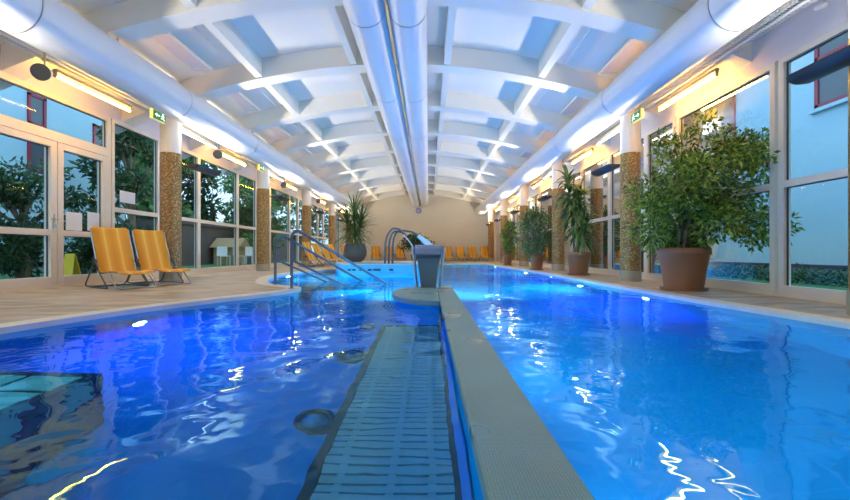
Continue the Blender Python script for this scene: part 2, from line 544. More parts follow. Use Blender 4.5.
# ------------------------------------------------------------------ submerged grating bench (left of the divider)
gb = empty('grating_bench', (0, 0, 0)); tag(gb, 'long submerged bench with pale slotted grating and dark border beside the divider', 'bench')
GX0, GX1, GY0, GY1, GZ = -.445, .10, .2, 4.1, -.46
b = MB(); y = GY0
while y < GY1 - .05:
    b.box(GX0 + .045, GX1 - .012, y, y + .043, GZ - .02, GZ); y += .055
b.build('slat_panel', M['slat'], gb)
b = MB()
for x in (GX0 + .12, (GX0 + GX1) / 2 + .04, GX1 - .09):
    b.box(x - .014, x + .014, GY0, GY1, GZ - .019, GZ - .002)
b.build('cross_bar', M['slat'], gb)
b = MB(); b.box(GX0, GX0 + .04, GY0, GY1, GZ - .08, GZ + .004); b.box(GX1 - .01, GX1 + .012, GY0, GY1, GZ - .08, GZ + .004)
b.box(GX0, GX1, GY1 - .03, GY1, GZ - .08, GZ + .004); b.box(GX0 + .05, GX1 - .02, GY0, GY1 - .04, GZ - .10, GZ - .06)
b.build('border_frame', M['slot_dark'], gb)
for (x, yy) in ((GX0 + .06, .8), (GX1 - .06, .8), (GX0 + .06, GY1 - .3), (GX1 - .06, GY1 - .3)):
    b = MB(); b.box(x - .03, x + .03, yy - .03, yy + .03, ZB, GZ - .10); b.build('support', M['slot_dark'], gb)

sb = empty('massage_bench', (0, 0, 0)); tag(sb, 'submerged massage bench of pale panels edged purple at lower left', 'bench')
SZ = -.45
b = MB(); b.box(-3.35, -1.98, .9, 2.55, ZB, SZ - .02); b.build('bench_body', plain('purple_bench_side', (.07, .035, .12), .6), sb)
b = MB()
for i in range(4):
    for j in range(6):
        x = -3.3 + i * .325; yy = .95 + j * .26
        b.box(x, x + .29, yy, yy + .215, SZ - .02, SZ)
b.build('panel_top', plain('teal_bench_panel', (.45, .82, .82), .5), sb)

dr = []
for i, (x, yy) in enumerate([(-.73, 2.75), (-.70, 3.82), (-.73, 4.9)]):
    d = empty('floor_inlet', (x, yy, ZB)); tag(d, 'round floor inlet with dark ring beside the grating, %s from the camera' % ORD[i], 'pool inlet', 'round inlets on the pool floor')
    b = MB(); b.lathe([(.13, 0), (.13, .03), (.09, .045), (.085, .03)], 24, cap0=False, cap1=False); b.build('ring', M['slot_dark'], d)
    b = MB(); b.lathe([(.085, 0), (.085, .025), (.03, .05)], 24); b.build('cap', M['inlet_cap'], d)

# underwater lamps
VIO = (.03, .07, 1.0)
def pool_lamp(x, y, z, side, label, power, col, i):
    """side +1: on the left wall, shining to +X"""
    d = empty('underwater_lamp', (x, y, z)); tag(d, label, 'pool lamp', 'round lamps in the pool walls')
    b = MB(); s = []
    R = Matrix.Rotation(PI / 2 * side, 4, 'Y')
    def L(prof, name, m):
        q = MB(); q.lathe(prof, 24); q.v = [tuple(R @ Vector(v)) for v in q.v]; return q.build(name, m, d)
    L([(.14, 0), (.14, .02), (.11, .035)], 'bezel', M['steel'])
    L([(.10, .03), (.10, .04)], 'lens', M['pool_lens'])
    ld = bpy.data.lights.new('lamp_light', 'AREA'); ld.shape = 'DISK'; ld.size = .22; ld.energy = power; ld.color = col
    lo = bpy.data.objects.new('lamp_light', ld); link(lo, d); lo.location = (.07 * side, 0, 0)
    lo.rotation_euler = (0, (-.6 if col is VIO else -PI / 2) * side, 0)
    return d
CW = (.50, .92, 1.0)
k = 0
for (x, y, z, s, col, pw, where) in [
    (-3.02, 4.35, -.72, 1, VIO, VIOLET_W * .7, 'glowing violet pool lamp under the left deck edge near the loungers'),
    (3.29, 6.3, -.60, -1, VIO, VIOLET_W, 'glowing violet pool lamp below the big potted ficus on the right'),
    (3.36, 11.4, -.60, -1, VIO, VIOLET_W, 'small bright pool lamp on the right wall below the drooping potted plant'),
    (3.16, 16.8, -.60, -1, VIO, VIOLET_W * .8, 'far bright pool lamp on the right wall below the bushy plants'),
    (3.28, 8.9, -.95, -1, CW, POOL_W, 'added white fill lamp on the right wall by the nearest right column'),  # white lamps on this wall are added to brighten the far pool
    (3.28, 13.9, -.95, -1, CW, POOL_W, 'added white fill lamp on the right wall by the second bushy plant'),
    (3.14, 19.4, -.95, -1, CW, POOL_W, 'added white fill lamp on the right wall farthest from the camera'),
    (-3.25, 18.5, -.6, 1, CW, POOL_W, 'added white fill lamp on the far left wall behind the spa'),  # also added, for more light in the far water
    (-3.87, 11.4, -.5, 1, CW, POOL_W * .8, 'white pool lamp in the curved left bay')]:
    pool_lamp(x, y, z, s, where, pw, col, k); k += 1

# unseen fill lamps added to light the water: back wall, divider, behind the platform, side walls near the camera
def fill_lamp(loc, rot, power, label):
    d = empty('underwater_lamp', loc); tag(d, label, 'pool lamp', 'round lamps in the pool walls')
    R = Matrix.Rotation(rot, 4, 'Z') @ Matrix.Rotation(PI / 2, 4, 'X')      # rot 0: faces -Y
    for prof, nm, m in (([(.19, -.01), (.19, .02), (.16, .035)], 'bezel', M['steel']), ([(.15, .02), (.15, .035)], 'lens', M['pool_lens'])):
        q = MB(); q.lathe(prof, 24); q.v = [tuple(R @ Vector(v)) for v in q.v]; q.build(nm, m, d)
    ld = bpy.data.lights.new('lamp_light', 'AREA'); ld.shape = 'DISK'; ld.size = .3; ld.energy = power; ld.color = CW
    lo = bpy.data.objects.new('lamp_light', ld); link(lo, d); lo.location = R @ Vector((0, 0, .06))
    lo.rotation_euler = (-PI / 2, 0, rot)
for x, lab in ((-2.6, 'leftmost'), (-1.0, 'left of the divider'), (1.3, 'right of the divider'), (2.7, 'rightmost')):
    fill_lamp((x, Y0 + .03, -.5), PI, BACK_W * (.9 if x < 0 else .36), 'added round fill lamp in the back pool wall behind the camera, ' + lab)
for i, y in enumerate((-2.2, -.6, 1.9)):
    fill_lamp((-3.43, y, -.3), PI / 2, SIDE_W, 'added round fill lamp in the left pool wall, %s from the back' % ORD[i])
    fill_lamp((3.46, y - .1, -.6), -PI / 2, SIDE_W, 'added round fill lamp in the right pool wall, %s from the back' % ORD[i])
for i, y in enumerate((1.6, 3.4, 5.0)):
    fill_lamp((.36, y, -.6), PI / 2, SIDE_W, 'added round fill lamp on the right face of the divider, %s from the camera' % ORD[i])
fill_lamp((-.14, 6.80, -.5), PI, FAR_W * .5, 'added round fill lamp behind the fountain platform, left of two')
fill_lamp((.28, 6.80, -.5), PI, FAR_W * .5, 'added round fill lamp behind the fountain platform, right of two')
# ------------------------------------------------------------------ ceiling
ce = empty('ceiling'); tag(ce, kind='structure')
def vault_piece(mb, xs, y0, y1, lo, hi):
    n = len(xs)
    vs = []
    for x in xs: vs += [(x, y0, zb(x) + lo), (x, y1, zb(x) + lo), (x, y1, zb(x) + hi), (x, y0, zb(x) + hi)]
    fs = [(0, 3, 2, 1), tuple(4 * (n - 1) + k for k in (0, 1, 2, 3))]
    for i in range(n - 1):
        a = 4 * i; c = a + 4
        fs += [(a, a + 1, c + 1, c), (a + 1, a + 2, c + 2, c + 1), (a + 2, a + 3, c + 3, c + 2), (a + 3, a, c, c + 3)]
    mb.add(vs, fs)
def lin(a, b_, n): return [a + (b_ - a) * i / n for i in range(n + 1)]
SL, SR = XC - 3.36, XC + 3.36
b = MB(); vault_piece(b, lin(SL, SR, 20), Y0, Y1, .40, .52); b.build('vault_slab', M['ceiling'], ce)
b = MB(); vault_piece(b, lin(XL - .3, SL, 8), Y0, Y1, .38, .52); b.build('side_slab', M['ceiling'], ce)
b = MB(); vault_piece(b, lin(SR, XR + .3, 8), Y0, Y1, .38, .52); b.build('side_slab', M['ceiling'], ce)
bf = [6.5 + 2.415 * k for k in range(-4, 10)]
for y in bf:
    if y > Y1: continue
    b = MB(); vault_piece(b, lin(XL - .3, XR + .3, 30), y - .36, y, 0, .42); b.build('cross_beam', M['ceiling'], ce)
for i, y in enumerate(bf[:-1]):
    ya, yb = y, min(bf[i + 1] - .36, Y1)
    if ya > Y1: continue
    for x in (-3.45, -1.53, .38, 2.30):
        b = MB(); vault_piece(b, [x - .065, x + .065], ya, yb, .03, .42); b.build('rib', M['ceiling'], ce)
# flat hatch boxes at the outer panels
for side, xx in (('left', -4.55), ('right', 3.62)):
    for i in range(2, 9):
        y = bf[i] + .45
        q = empty('ceiling_hatch', (xx, y, zb(xx) + .38))
        tag(q, 'white framed ceiling hatch above the %s duct, %s from the camera' % (side, ORD[i - 2]), 'ceiling hatch', 'white hatches in the ceiling panels')
        b = MB(); w, l = .24, .66
        b.box(-w, w, 0, l * 2, -.03, -.02); b.build('panel', M['fascia'], q)
        b = MB()
        b.box(-w - .03, -w, -.03, 2 * l + .03, -.045, -.0); b.box(w, w + .03, -.03, 2 * l + .03, -.045, -.0)
        b.box(-w, w, -.03, 0, -.045, 0); b.box(-w, w, 2 * l, 2 * l + .03, -.045, 0)
        b.build('edge_frame', M['ceiling'], q)

# end wall and back wall
b = MB(); b.box(XL - .3, XR + .3, Y1, Y1 + .2, 0, 5.0); tag(b.build('wall_end', M['wall']), kind='structure')
b = MB(); b.box(XL - .3, XR + .3, Y0 - .2, Y0, -1.4, 5.0); tag(b.build('wall_back', M['wall']), kind='structure')
# fascia above the windows
ZT = 3.24
b = MB(); b.box(XL - .15, XL + .05, Y0, Y1, ZT, 3.75); tag(b.build('wall_left', M['fascia']), kind='structure')
b = MB(); b.box(XR - .05, XR + .15, Y0, Y1, ZT - .05, 3.85); tag(b.build('wall_right', M['fascia']), kind='structure')
b = MB(); b.box(XL - .10, XL + .06, Y0, Y1, 0, .05); tag(b.build('baseboard_left', M['coping']), kind='structure')
b = MB(); b.box(XR - .06, XR + .10, Y0, Y1, 0, .04); tag(b.build('baseboard_right', M['coping']), kind='structure')

# ------------------------------------------------------------------ windows
win_n = 0
def window(X, ya, yb, za, zt, rails, fm, gm, fw=.07, inward=1):
    """one glazed unit in the YZ plane at X; rails = heights of horizontal bars"""
    global win_n
    win_n += 1
    w = empty('window_%d' % win_n, (X, ya, 0)); tag(w, kind='structure')
    L = yb - ya; d = .05
    b = MB()
    b.box(-d, d, 0, fw, za, zt); b.box(-d, d, L - fw, L, za, zt)
    b.box(-d, d, fw, L - fw, za, za + .11); b.box(-d, d, fw, L - fw, zt - .07, zt)
    for r in rails: b.box(-d, d, fw, L - fw, r - .045, r + .045)
    b.build('window_frame', fm, w)
    zs = [za + .11] + [v for r in rails for v in (r - .045, r + .045)] + [zt - .07]
    g = MB()
    for i in range(0, len(zs), 2):
        g.box(-.01, .01, fw, fw + .012, zs[i], zs[i + 1]); g.box(-.01, .01, L - fw - .012, L - fw, zs[i], zs[i + 1])
        g.box(-.01, .01, fw, L - fw, zs[i + 1] - .012, zs[i + 1])
    g.build('gasket', M['gasket'], w)
    p = MB()
    for i in range(0, len(zs), 2):
        p.add([(0, fw, zs[i]), (0, L - fw, zs[i]), (0, L - fw, zs[i + 1]), (0, fw, zs[i + 1])], [(0, 1, 2, 3)])
    p.build('pane', gm, w)
    return w

# left wall: doors then windows
def door(n, ya, yb):
    d = empty('door_%d' % n, (XL, ya, 0)); tag(d, kind='structure')
    L = yb - ya; t = .05
    b = MB(); b.box(-t, t, -.07, 0, .05, 2.5); b.box(-t, t, L, L + .09, .05, ZT); b.box(-t, t, -.07, 0, 2.5, ZT)
    b.box(-t, t, 0, L, 2.46, 2.62); b.box(-t, t, 0, L, ZT - .09, ZT)
    b.build('door_frame', M['frame'], d)
    p = MB(); p.add([(0, 0, 2.62), (0, L, 2.62), (0, L, ZT - .09), (0, 0, ZT - .09)], [(0, 1, 2, 3)]); p.build('fanlight_pane', M['glass_l'], d)
    g = MB(); g.box(-.01, .01, 0, L, ZT - .105, ZT - .09); g.box(-.01, .01, L - .012, L, 2.62, ZT - .09); g.build('gasket', M['gasket'], d)
    for k in range(2):
        a = k * L / 2 + .008; c = (k + 1) * L / 2 - .008
        e = empty('door_leaf', (0, a, 0), 0, d); w = c - a
        b = MB(); f = .115; t2 = .06
        b.box(-t2, t2, 0, f, .05, 2.45); b.box(-t2, t2, w - f, w, .05, 2.45)
        b.box(-t2, t2, f, w - f, .05, .19); b.box(-t2, t2, f, w - f, 2.34, 2.45); b.box(-t2, t2, f, w - f, .87, .97)
        b.build('leaf_frame', M['frame'], e, bevel=.006)
        p = MB()
        for z0, z1 in ((.19, .87), (.97, 2.34)): p.add([(0, f, z0), (0, w - f, z0), (0, w - f, z1), (0, f, z1)], [(0, 1, 2, 3)])
        p.build('pane', M['glass_l'], e)
        g = MB()
        for z0, z1 in ((.19, .87), (.97, 2.34)):
            g.box(-.01, .01, f, f + .012, z0, z1); g.box(-.01, .01, w - f - .012, w - f, z0, z1); g.box(-.01, .01, f, w - f, z1 - .012, z1)
        g.build('gasket', M['gasket'], e)
        if k == 0:
            h = MB(); yy = w - .05
            h.box(.06, .07, yy - .02, yy + .02, .98, 1.22); h.tube(round_path([(.06, yy, 1.14), (.12, yy, 1.14), (.12, yy - .13, 1.14)], .02), .010, 8)
            h.build('door_handle', M['steel'], e)
    return d
for k in range(2):
    pass
door(1, 5.95, 8.18)
door(2, 3.45, 5.68)
LW = [(-4, -1.6), (-1.6, .8), (.8, 3.3), (8.30, 9.78), (9.78, 11.45), (11.45, 13.78), (13.78, 15.3), (15.3, 16.6), (16.6, 18.95), (18.95, 20.2), (20.2, 21.45), (21.45, 23.8), (23.8, 25.05), (25.05, 27.3), (27.3, 29.5)]
for a, c in LW: window(XL, a, c, .05, ZT, [1.45], M['frame'], M['glass_l'])
RW = [(-4, -1.5), (-1.5, 1.0), (1.0, 3.2), (3.2, 5.68), (5.74, 8.02), (8.06, 9.15), (9.15, 11.0), (11.0, 13.0), (13.0, 13.95), (13.95, 15.8), (15.8, 17.9), (17.9, 18.8), (18.8, 20.7), (20.7, 22.8), (22.8, 25.5), (25.5, 27.6)]
for a, c in RW: window(XR, a, c, .04, ZT - .05, [1.50], M['frame'], M['glass_r'], .085)
b = MB(); b.box(XR - .05, XR + .1, 27.6, Y1, .04, ZT); tag(b.build('trim_1', M['fascia']), kind='structure')
# sash handle on the big right-hand window
b = MB(); b.box(XR - .065, XR - .05, 5.83, 5.86, 1.75, 1.90); b.tube([(XR - .065, 5.845, 1.86), (XR - .10, 5.845, 1.86), (XR - .10, 5.845, 1.74)], .010, 8)
hd = b.build('window_handle', M['steel']); tag(hd, 'steel sash handle on the window frame right of the big ficus', 'handle')

# notices taped to the glass
for (ya, yb, za, zb_, lab) in [(7.28, 7.62, .98, 1.30, 'white paper notice on the door glass, left one of the pair'),
                               (7.74, 8.02, 1.0, 1.34, 'white paper notice on the door glass, right one of the pair'),
                               (8.55, 9.0, 1.62, 1.86, 'small white paper notice on the window left of the nearest column')]:
    b = MB(); b.box(XL + .012, XL + .016, ya, yb, za, zb_); tag(b.build('paper_notice', M['paper']), lab, 'notice', 'paper notices on the left glazing')

# ------------------------------------------------------------------ ducts
def duct(x, z, r, y0, y1, seams, label):
    d = empty('air_duct', (x, y0, z)); tag(d, label, 'air duct', 'round air ducts along the hall')
    L = y1 - y0
    b = MB(); b.tube([(0, L * i / 12, 0) for i in range(13)], r, 48); b.build('duct_pipe', M['duct'], d)
    for s in seams:
        q = MB()
        for dy in (0, .0):
            q.tube([(0, s - y0 - .006, 0), (0, s - y0 + .006, 0)], r + .004, 48)
        q.build('seam_ring', M['duct_seam'], d)
    s = 6.32 - 2 * 4.83
    while s < y1:
        h = MB(); h.box(-.012, .012, s - y0 - .012, s - y0 + .012, r - .01, max(r + .1, zb(x) - z + .02)); s += 4.83
        h.build('hanger', M['steel'], d)
    return d
def rng(a, b_, s):
    o = []
    while a < b_: o.append(a); a += s
    return o
duct(-.885, .59 + 3.43, .275, Y0, Y1, rng(.0, 29, 2.95), 'round white air duct under the vault crown, left of the central pair')
duct(-.29, .59 + 3.43, .268, Y0, Y1, rng(.0, 29, 2.95), 'round white air duct under the vault crown, right of the central pair')
duct(-4.68, .59 + 2.80, .32, Y0, Y1, rng(1.75, 29, 3.0), 'large round air duct above the left window wall')
duct(3.58, .59 + 2.90, .32, Y0, Y1, rng(1.9, 29, 3.0), 'large round air duct above the right window wall')
# pipe between the central ducts
b = MB(); b.tube([(-.59, Y0, 4.36), (-.59, Y1, 4.36)], .035, 12)
tag(b.build('service_pipe', plain('cream_pipe', (.75, .62, .42), .5)), 'thin cream service pipe running between the two central ducts', 'pipe')

# ------------------------------------------------------------------ columns
CXL, CXR, CR = -5.31, 4.16, .195
def column(x, y, label):
    c = empty('mosaic_column', (x, y, 0)); tag(c, label, 'column', 'round mosaic columns along the pool')
    top = zb(x) + .12
    b = MB(); b.lathe([(CR + .012, 0.0), (CR + .012, .22)], 40); b.build('base_band', M['base_band'], c)
    b = MB(); b.lathe([(CR, .2), (CR, 2.62)], 40); b.build('mosaic_shaft', M['mosaic'], c)
    b = MB(); b.lathe([(CR - .004, 2.6), (CR - .004, top)], 40); b.build('white_capital', M['ceiling'], c)
for i, y in enumerate(COLY):
    column(CXL, y, 'gold mosaic column beside the left windows, %s from the camera' % ORD[i])
for i, y in enumerate(COLY_R):
    column(CXR, y, 'gold mosaic column beside the right windows, %s from the camera' % ORD[i])

# ------------------------------------------------------------------ uplighters on the columns
def uplighter(x, y, side, label):
    u = empty('wall_uplighter', (x, y, 2.44)); tag(u, label, 'uplighter', 'dark uplighters mounted on the columns')
    L = 1.0; w = .15
    b = MB(); vs = []; prof = []
    for k in range(9):
        a = PI * k / 8
        prof.append((-w * math.cos(a), -.10 * math.sin(a)))
    for (yy, s) in ((-.5, .75), (-.42, 1), (.42, 1), (.5, .75)):
        vs += [(px * s, yy, pz * s) for px, pz in prof]
    fs = [(i * 9 + k, i * 9 + k + 1, (i + 1) * 9 + k + 1, (i + 1) * 9 + k) for i in range(3) for k in range(8)]
    b.add(vs, fs, True)
    b.add(vs[:9], [tuple(range(9))]); b.add(vs[27:], [tuple(range(9))[::-1]])
    b.add([(-w * .7, -.46, -.03), (w * .7, -.46, -.03), (w * .7, .46, -.03), (-w * .7, .46, -.03)], [(0, 1, 2, 3)])
    b.build('hood', M['black_plastic'], u)
    b = MB(); yd = -.35
    b.box(-.02 if side < 0 else -.0, 0 if side < 0 else .02, yd - .02, yd + .02, -.06, .0)
    b.tube([(0, yd, -.06), (.18 * side, yd - .08, -.03), (.24 * side, -.5 + .02, 0)], .018, 8)
    b.build('bracket', M['dark_metal'], u)
    b = MB(); b.tube([(0, -.36, .0), (0, .36, .0)], .02, 10); b.build('lamp_tube', emit('uplight_tube', (.95, .97, 1), 12), u)
    ld = bpy.data.lights.new('uplight', 'AREA'); ld.shape = 'RECTANGLE'; ld.size = .12; ld.size_y = .75; ld.energy = UPLIGHT_W; ld.color = (1, .88, .68)
    lo = bpy.data.objects.new('uplight', ld); link(lo, u); lo.location = (-.02 * side, 0, .04); lo.rotation_euler = (PI, -.6 * side, 0); ld.spread = math.radians(150)
    return u
for i, y in enumerate(COLY[:-1]):
    uplighter(-5.0 + .06, y + (.62 if i else .05), -1, 'dark wing-shaped uplighter on the %s left column from the camera' % ORD[i])
for i, y in enumerate(COLY_R[:-1]):
    uplighter(3.90, y + (.62 if i else .06), 1, 'dark wing-shaped uplighter on the %s right column from the camera' % ORD[i])

for x, s_, w_ in ((-4.94, -1, 'left'), (3.90, 1, 'right')):
    u_ = uplighter(x, 27.3, s_, 'dark wing-shaped uplighter nearest the end wall on the %s' % w_)
    for ch in u_.children:
        if ch.type == 'LIGHT': ch.data.energy = 26
# ------------------------------------------------------------------ tube lights, trays, speakers, exit signs
def tube_light(x, y, z, L, mat, label, r=.018, light=None):
    t = empty('tube_light', (x, y, z)); tag(t, label, 'tube light', 'linear tube lights above the windows')
    b = MB(); b.tube([(0, 0, 0), (0, L, 0)], r, 12); b.build('glowing_tube', mat, t)
    b = MB(); b.box(-.03, .03, -.03, L + .03, .05, .10); b.box(-.02, .02, -.03, 0, -.02, .06); b.box(-.02, .02, L, L + .03, -.02, .06); b.build('housing', M['lamp_body'], t)
for i in range(-1, 5):
    y = 8.65 + 4.83 * i - 2.5
    n_ = ORD[i + 1]
    tube_light(-5.45, y, .59 + 2.58, 1.5, M['tube_warm'], 'glowing yellow tube light above the left windows, %s from the camera' % n_)
    tube_light(4.38, y + .25, .59 + 2.70, 1.55, M['tube_warm'], 'glowing yellow tube light above the right windows, %s from the camera' % n_)
    if i < 0: continue
    tube_light(-5.30, y + 2.82, .59 + 2.60, 1.5, M['tube_cool'], 'white tube light above the left column row, %s from the camera' % n_, .014)
    tube_light(4.2, y + 2.82, .59 + 2.68, 1.5, M['tube_cool'], 'white tube light above the right column row, %s from the camera' % n_, .014)

def cable_tray(x, z, label):
    t = empty('cable_tray', (x, Y0, z)); tag(t, label, 'cable tray', 'perforated cable trays under the side ducts')
    L = Y1 - Y0
    b = MB(); w = .11
    for s in (-1, 1):
        b.box(s * w - .004, s * w + .004, 0, L, 0, .015); b.box(s * w - .004, s * w + .004, 0, L, .05, .062)
    yy = 0
    while yy < L:
        b.box(-w, w, yy, yy + .03, 0, .006)
        for s in (-1, 1): b.box(s * w - .004, s * w + .004, yy, yy + .026, .015, .05)
        yy += .05
    b.build('tray_mesh', M['tray'], t)
    b = MB()
    for k in range(4): b.tube([(-.07 + .045 * k, 0, .02), (-.06 + .04 * k, L, .02)], .012, 8)
    b.build('cable', M['mesh_grey'], t)
    b = MB(); yy = .5
    while yy < L:
        b.box(-.008, .008, yy, yy + .02, .0, .32 if x < 0 else .28); b.box(-w - .01, w + .01, yy, yy + .02, -.012, 0); yy += 2.4
    b.build('hanger', M['tray'], t)
cable_tray(-5.5, .59 + 2.80, 'perforated metal cable tray above the left window tubes')
cable_tray(4.36, .59 + 2.90, 'perforated metal cable tray above the right window tubes')
for x, z, s in ((-5.36, .59 + 2.755, 'left'), (4.28, .59 + 2.85, 'right')):
    b = MB(); b.tube([(x, Y0, z), (x, Y1, z)], .022, 10)
    tag(b.build('conduit', M['tray']), 'thin grey conduit running below the %s cable tray' % s, 'conduit')

def speaker(x, y, z, label, face):
    s = empty('round_speaker', (x, y, z)); tag(s, label, 'speaker', 'round speakers above the windows')
    R = Matrix.Rotation(face, 4, 'Z') @ Matrix.Rotation(PI / 2 + .35, 4, 'X')
    def L(prof, name, m):
        q = MB(); q.lathe(prof, 28); q.v = [tuple(R @ Vector(v)) for v in q.v]; q.build(name, m, s)
    L([(.05, -.15), (.09, -.11), (.11, -.02), (.115, 0)], 'cabinet', M['white_plastic'])
    L([(.11, 0), (.09, .02), (.02, .03)], 'grille', M['mesh_grey'])
    b = MB(); b.tube([(0, .06, .05), (0, .06, .88)], .012, 8); b.build('bracket', M['steel'], s)
for i in range(0, 5):
    speaker(-5.31, 5.75 + 4.83 * i, .59 + 2.47, 'round speaker hanging above the left windows, %s from the camera' % ORD[i], .5)

def exit_sign(x, y, z, side, label):
    """side +1: face looks to +X"""
    e = empty('exit_sign', (x, y, z)); tag(e, label, 'exit sign', 'green exit signs by the columns')
    b = MB(); b.box(-.03, .03, -.19, .19, -.09, .09); b.build('sign_box', M['exit_side'], e, bevel=.005)
    f = .031 * side
    q = MB(); X = [f, f + .004 * side]; q.box(min(X), max(X), -.185, .185, -.085, .085); q.build('sign_face', M['exit_green'], e)
    def poly(mb, pts, x0):
        # pts in (y,z)
        mb.add([(x0, p[0], p[1]) for p in pts] + [(x0 + .002 * side, p[0], p[1]) for p in pts],
               [tuple(range(len(pts))), tuple(range(len(pts), 2 * len(pts)))[::-1]] + [(i, (i + 1) % len(pts), (i + 1) % len(pts) + len(pts), i + len(pts)) for i in range(len(pts))])
    x0 = f + .004 * side
    q = MB()
    cy = .09
    poly(q, [(cy + .018 * math.cos(t), .052 + .018 * math.sin(t)) for t in [k * PI / 5 for k in range(10)]], x0)   # head
    poly(q, [(cy - .02, .032), (cy + .015, .034), (cy + .022, -.01), (cy - .005, -.012)], x0)                      # torso
    poly(q, [(cy - .005, -.005), (cy + .02, -.005), (cy + .055, -.05), (cy + .04, -.062)], x0)                      # leg
    poly(q, [(cy, -.005), (cy + .014, -.015), (cy - .03, -.045), (cy - .06, -.035), (cy - .058, -.022), (cy - .03, -.028)], x0)
    poly(q, [(cy - .02, .03), (cy - .05, .005), (cy - .04, -.003), (cy - .012, .018)], x0)
    poly(q, [(cy + .012, .03), (cy + .05, .02), (cy + .048, .008), (cy + .015, .015)], x0)
    # arrow
    poly(q, [(.0, .012), (-.08, .012), (-.08, .04), (-.14, 0), (-.08, -.04), (-.08, -.012), (.0, -.012)], x0)
    q.build('running_figure_and_arrow', M['exit_white'], e)
    b = MB(); hz = zb(x) + .39 - z; b.box(-.006, .006, -.1, -.09, .09, hz); b.box(-.006, .006, .09, .1, .09, hz); b.build('hanger', M['steel'], e)
exit_sign(-5.12, 7.95, .59 + 2.58, 1, 'green exit sign by the left column nearest the camera')
exit_sign(-5.12, 12.85, .59 + 2.58, 1, 'green exit sign by the second visible left column')
exit_sign(4.08, 8.2, .59 + 2.66, -1, 'green exit sign by the right column with the big ficus')

# small camera on the right fascia
b = MB(); b.tube([(4.52, 4.9, 3.44), (4.52, 4.78, 3.41)], .028, 12); b.box(4.49, 4.51, 4.86, 4.89, 3.5, 3.52)
tag(b.build('security_camera', M['white_plastic']), 'tiny security camera below the right cable tray', 'camera')

# ------------------------------------------------------------------ clock
ck = empty('wall_clock', (-.70, Y1, 3.53)); tag(ck, 'round violet wall clock on the cream end wall', 'clock')
def ylathe(prof, name, m, parent):
    q = MB(); q.lathe(prof, 32); R = Matrix.Rotation(PI / 2, 4, 'X'); q.v = [tuple(R @ Vector(v)) for v in q.v]; return q.build(name, m, parent)
ylathe([(.20, 0), (.20, .05), (.17, .06)], 'rim', M['clock_violet'], ck)
ylathe([(.15, .055), (.15, .063)], 'face', plain('lilac_face', (.6, .55, .85), .4), ck)
b = MB(); b.box(-.008, .008, -.075, -.065, 0, .12); b.box(0, .09, -.075, -.065, -.008, .008); b.build('hand', M['black_plastic'], ck)

# ------------------------------------------------------------------ steel waterfall fountain
ft = empty('steel_fountain', (.0, 6.45, DZ)); tag(ft, 'brushed steel waterfall fountain with a flared hood on the round platform', 'fountain')
b = MB()
def frustum(mb, sections, smooth=False):
    """sections: list of (z, halfwidth, yfront, yback)"""
    vs = []
    for (z, w, yf, yb) in sections: vs += [(-w, yf, z), (w, yf, z), (w, yb, z), (-w, yb, z)]
    fs = [(3, 2, 1, 0)]
    for i in range(len(sections) - 1):
        a = 4 * i; c = a + 4
        for k in range(4): fs.append((a + k, a + (k + 1) % 4, c + (k + 1) % 4, c + k))
    e = 4 * (len(sections) - 1); fs.append((e, e + 1, e + 2, e + 3))
    mb.add(vs, fs, smooth)
frustum(b, [(0, .115, -.06, .12), (.25, .145, -.065, .13), (.44, .172, -.07, .14), (.47, .176, -.08, .14)])
b.build('column_body', M['dark_steel'], ft, bevel=.006)
b = MB()
prof = [(-.08, .46), (-.15, .475), (-.21, .50), (-.20, .53), (-.12, .60), (-.02, .645), (.08, .66), (.16, .64), (.14, .46)]
hw = [.18, .186, .19, .195, .205, .208, .208, .20, .18]
n = len(prof); vs = [(-hw[i], p[0], p[1]) for i, p in enumerate(prof)] + [(hw[i], p[0], p[1]) for i, p in enumerate(prof)]
b.add(vs, [tuple(range(n))[::-1], tuple(range(n, 2 * n))] + [(i, (i + 1) % n, (i + 1) % n + n, i + n) for i in range(n)])
b.build('flared_hood', M['dark_steel'], ft, bevel=.005)
b = MB(); b.box(-.14, .14, -.09, .15, 0, .012); b.build('base_plate', M['steel'], ft)
# water sheets running down both flanks of the fountain
for s in (-1, 1):
    b = MB()
    vs = []
    for k in range(9):
        t = k / 8
        z = .62 - .61 * t
        w0 = .212 - .05 * t; w1 = w0 + .055 * (1 - .5 * t)
        vs += [(s * w0, .02 + .03 * t, z), (s * w1, .0 - .01 * t, z), (s * w1, .10, z), (s * w0, .12, z)]
    fs = []
    for i in range(8):
        for q in range(4): fs.append((4 * i + q, 4 * i + (q + 1) % 4, 4 * i + 4 + (q + 1) % 4, 4 * i + 4 + q))
    b.add(vs, fs, True)
    o = b.build('water_sheet', M['jet_white']); o.location = (0, 6.45, DZ)
    tag(o, 'white sheet of water falling along the %s side of the steel fountain' % ('left' if s < 0 else 'right'), 'falling water', 'water sheets beside the fountain')

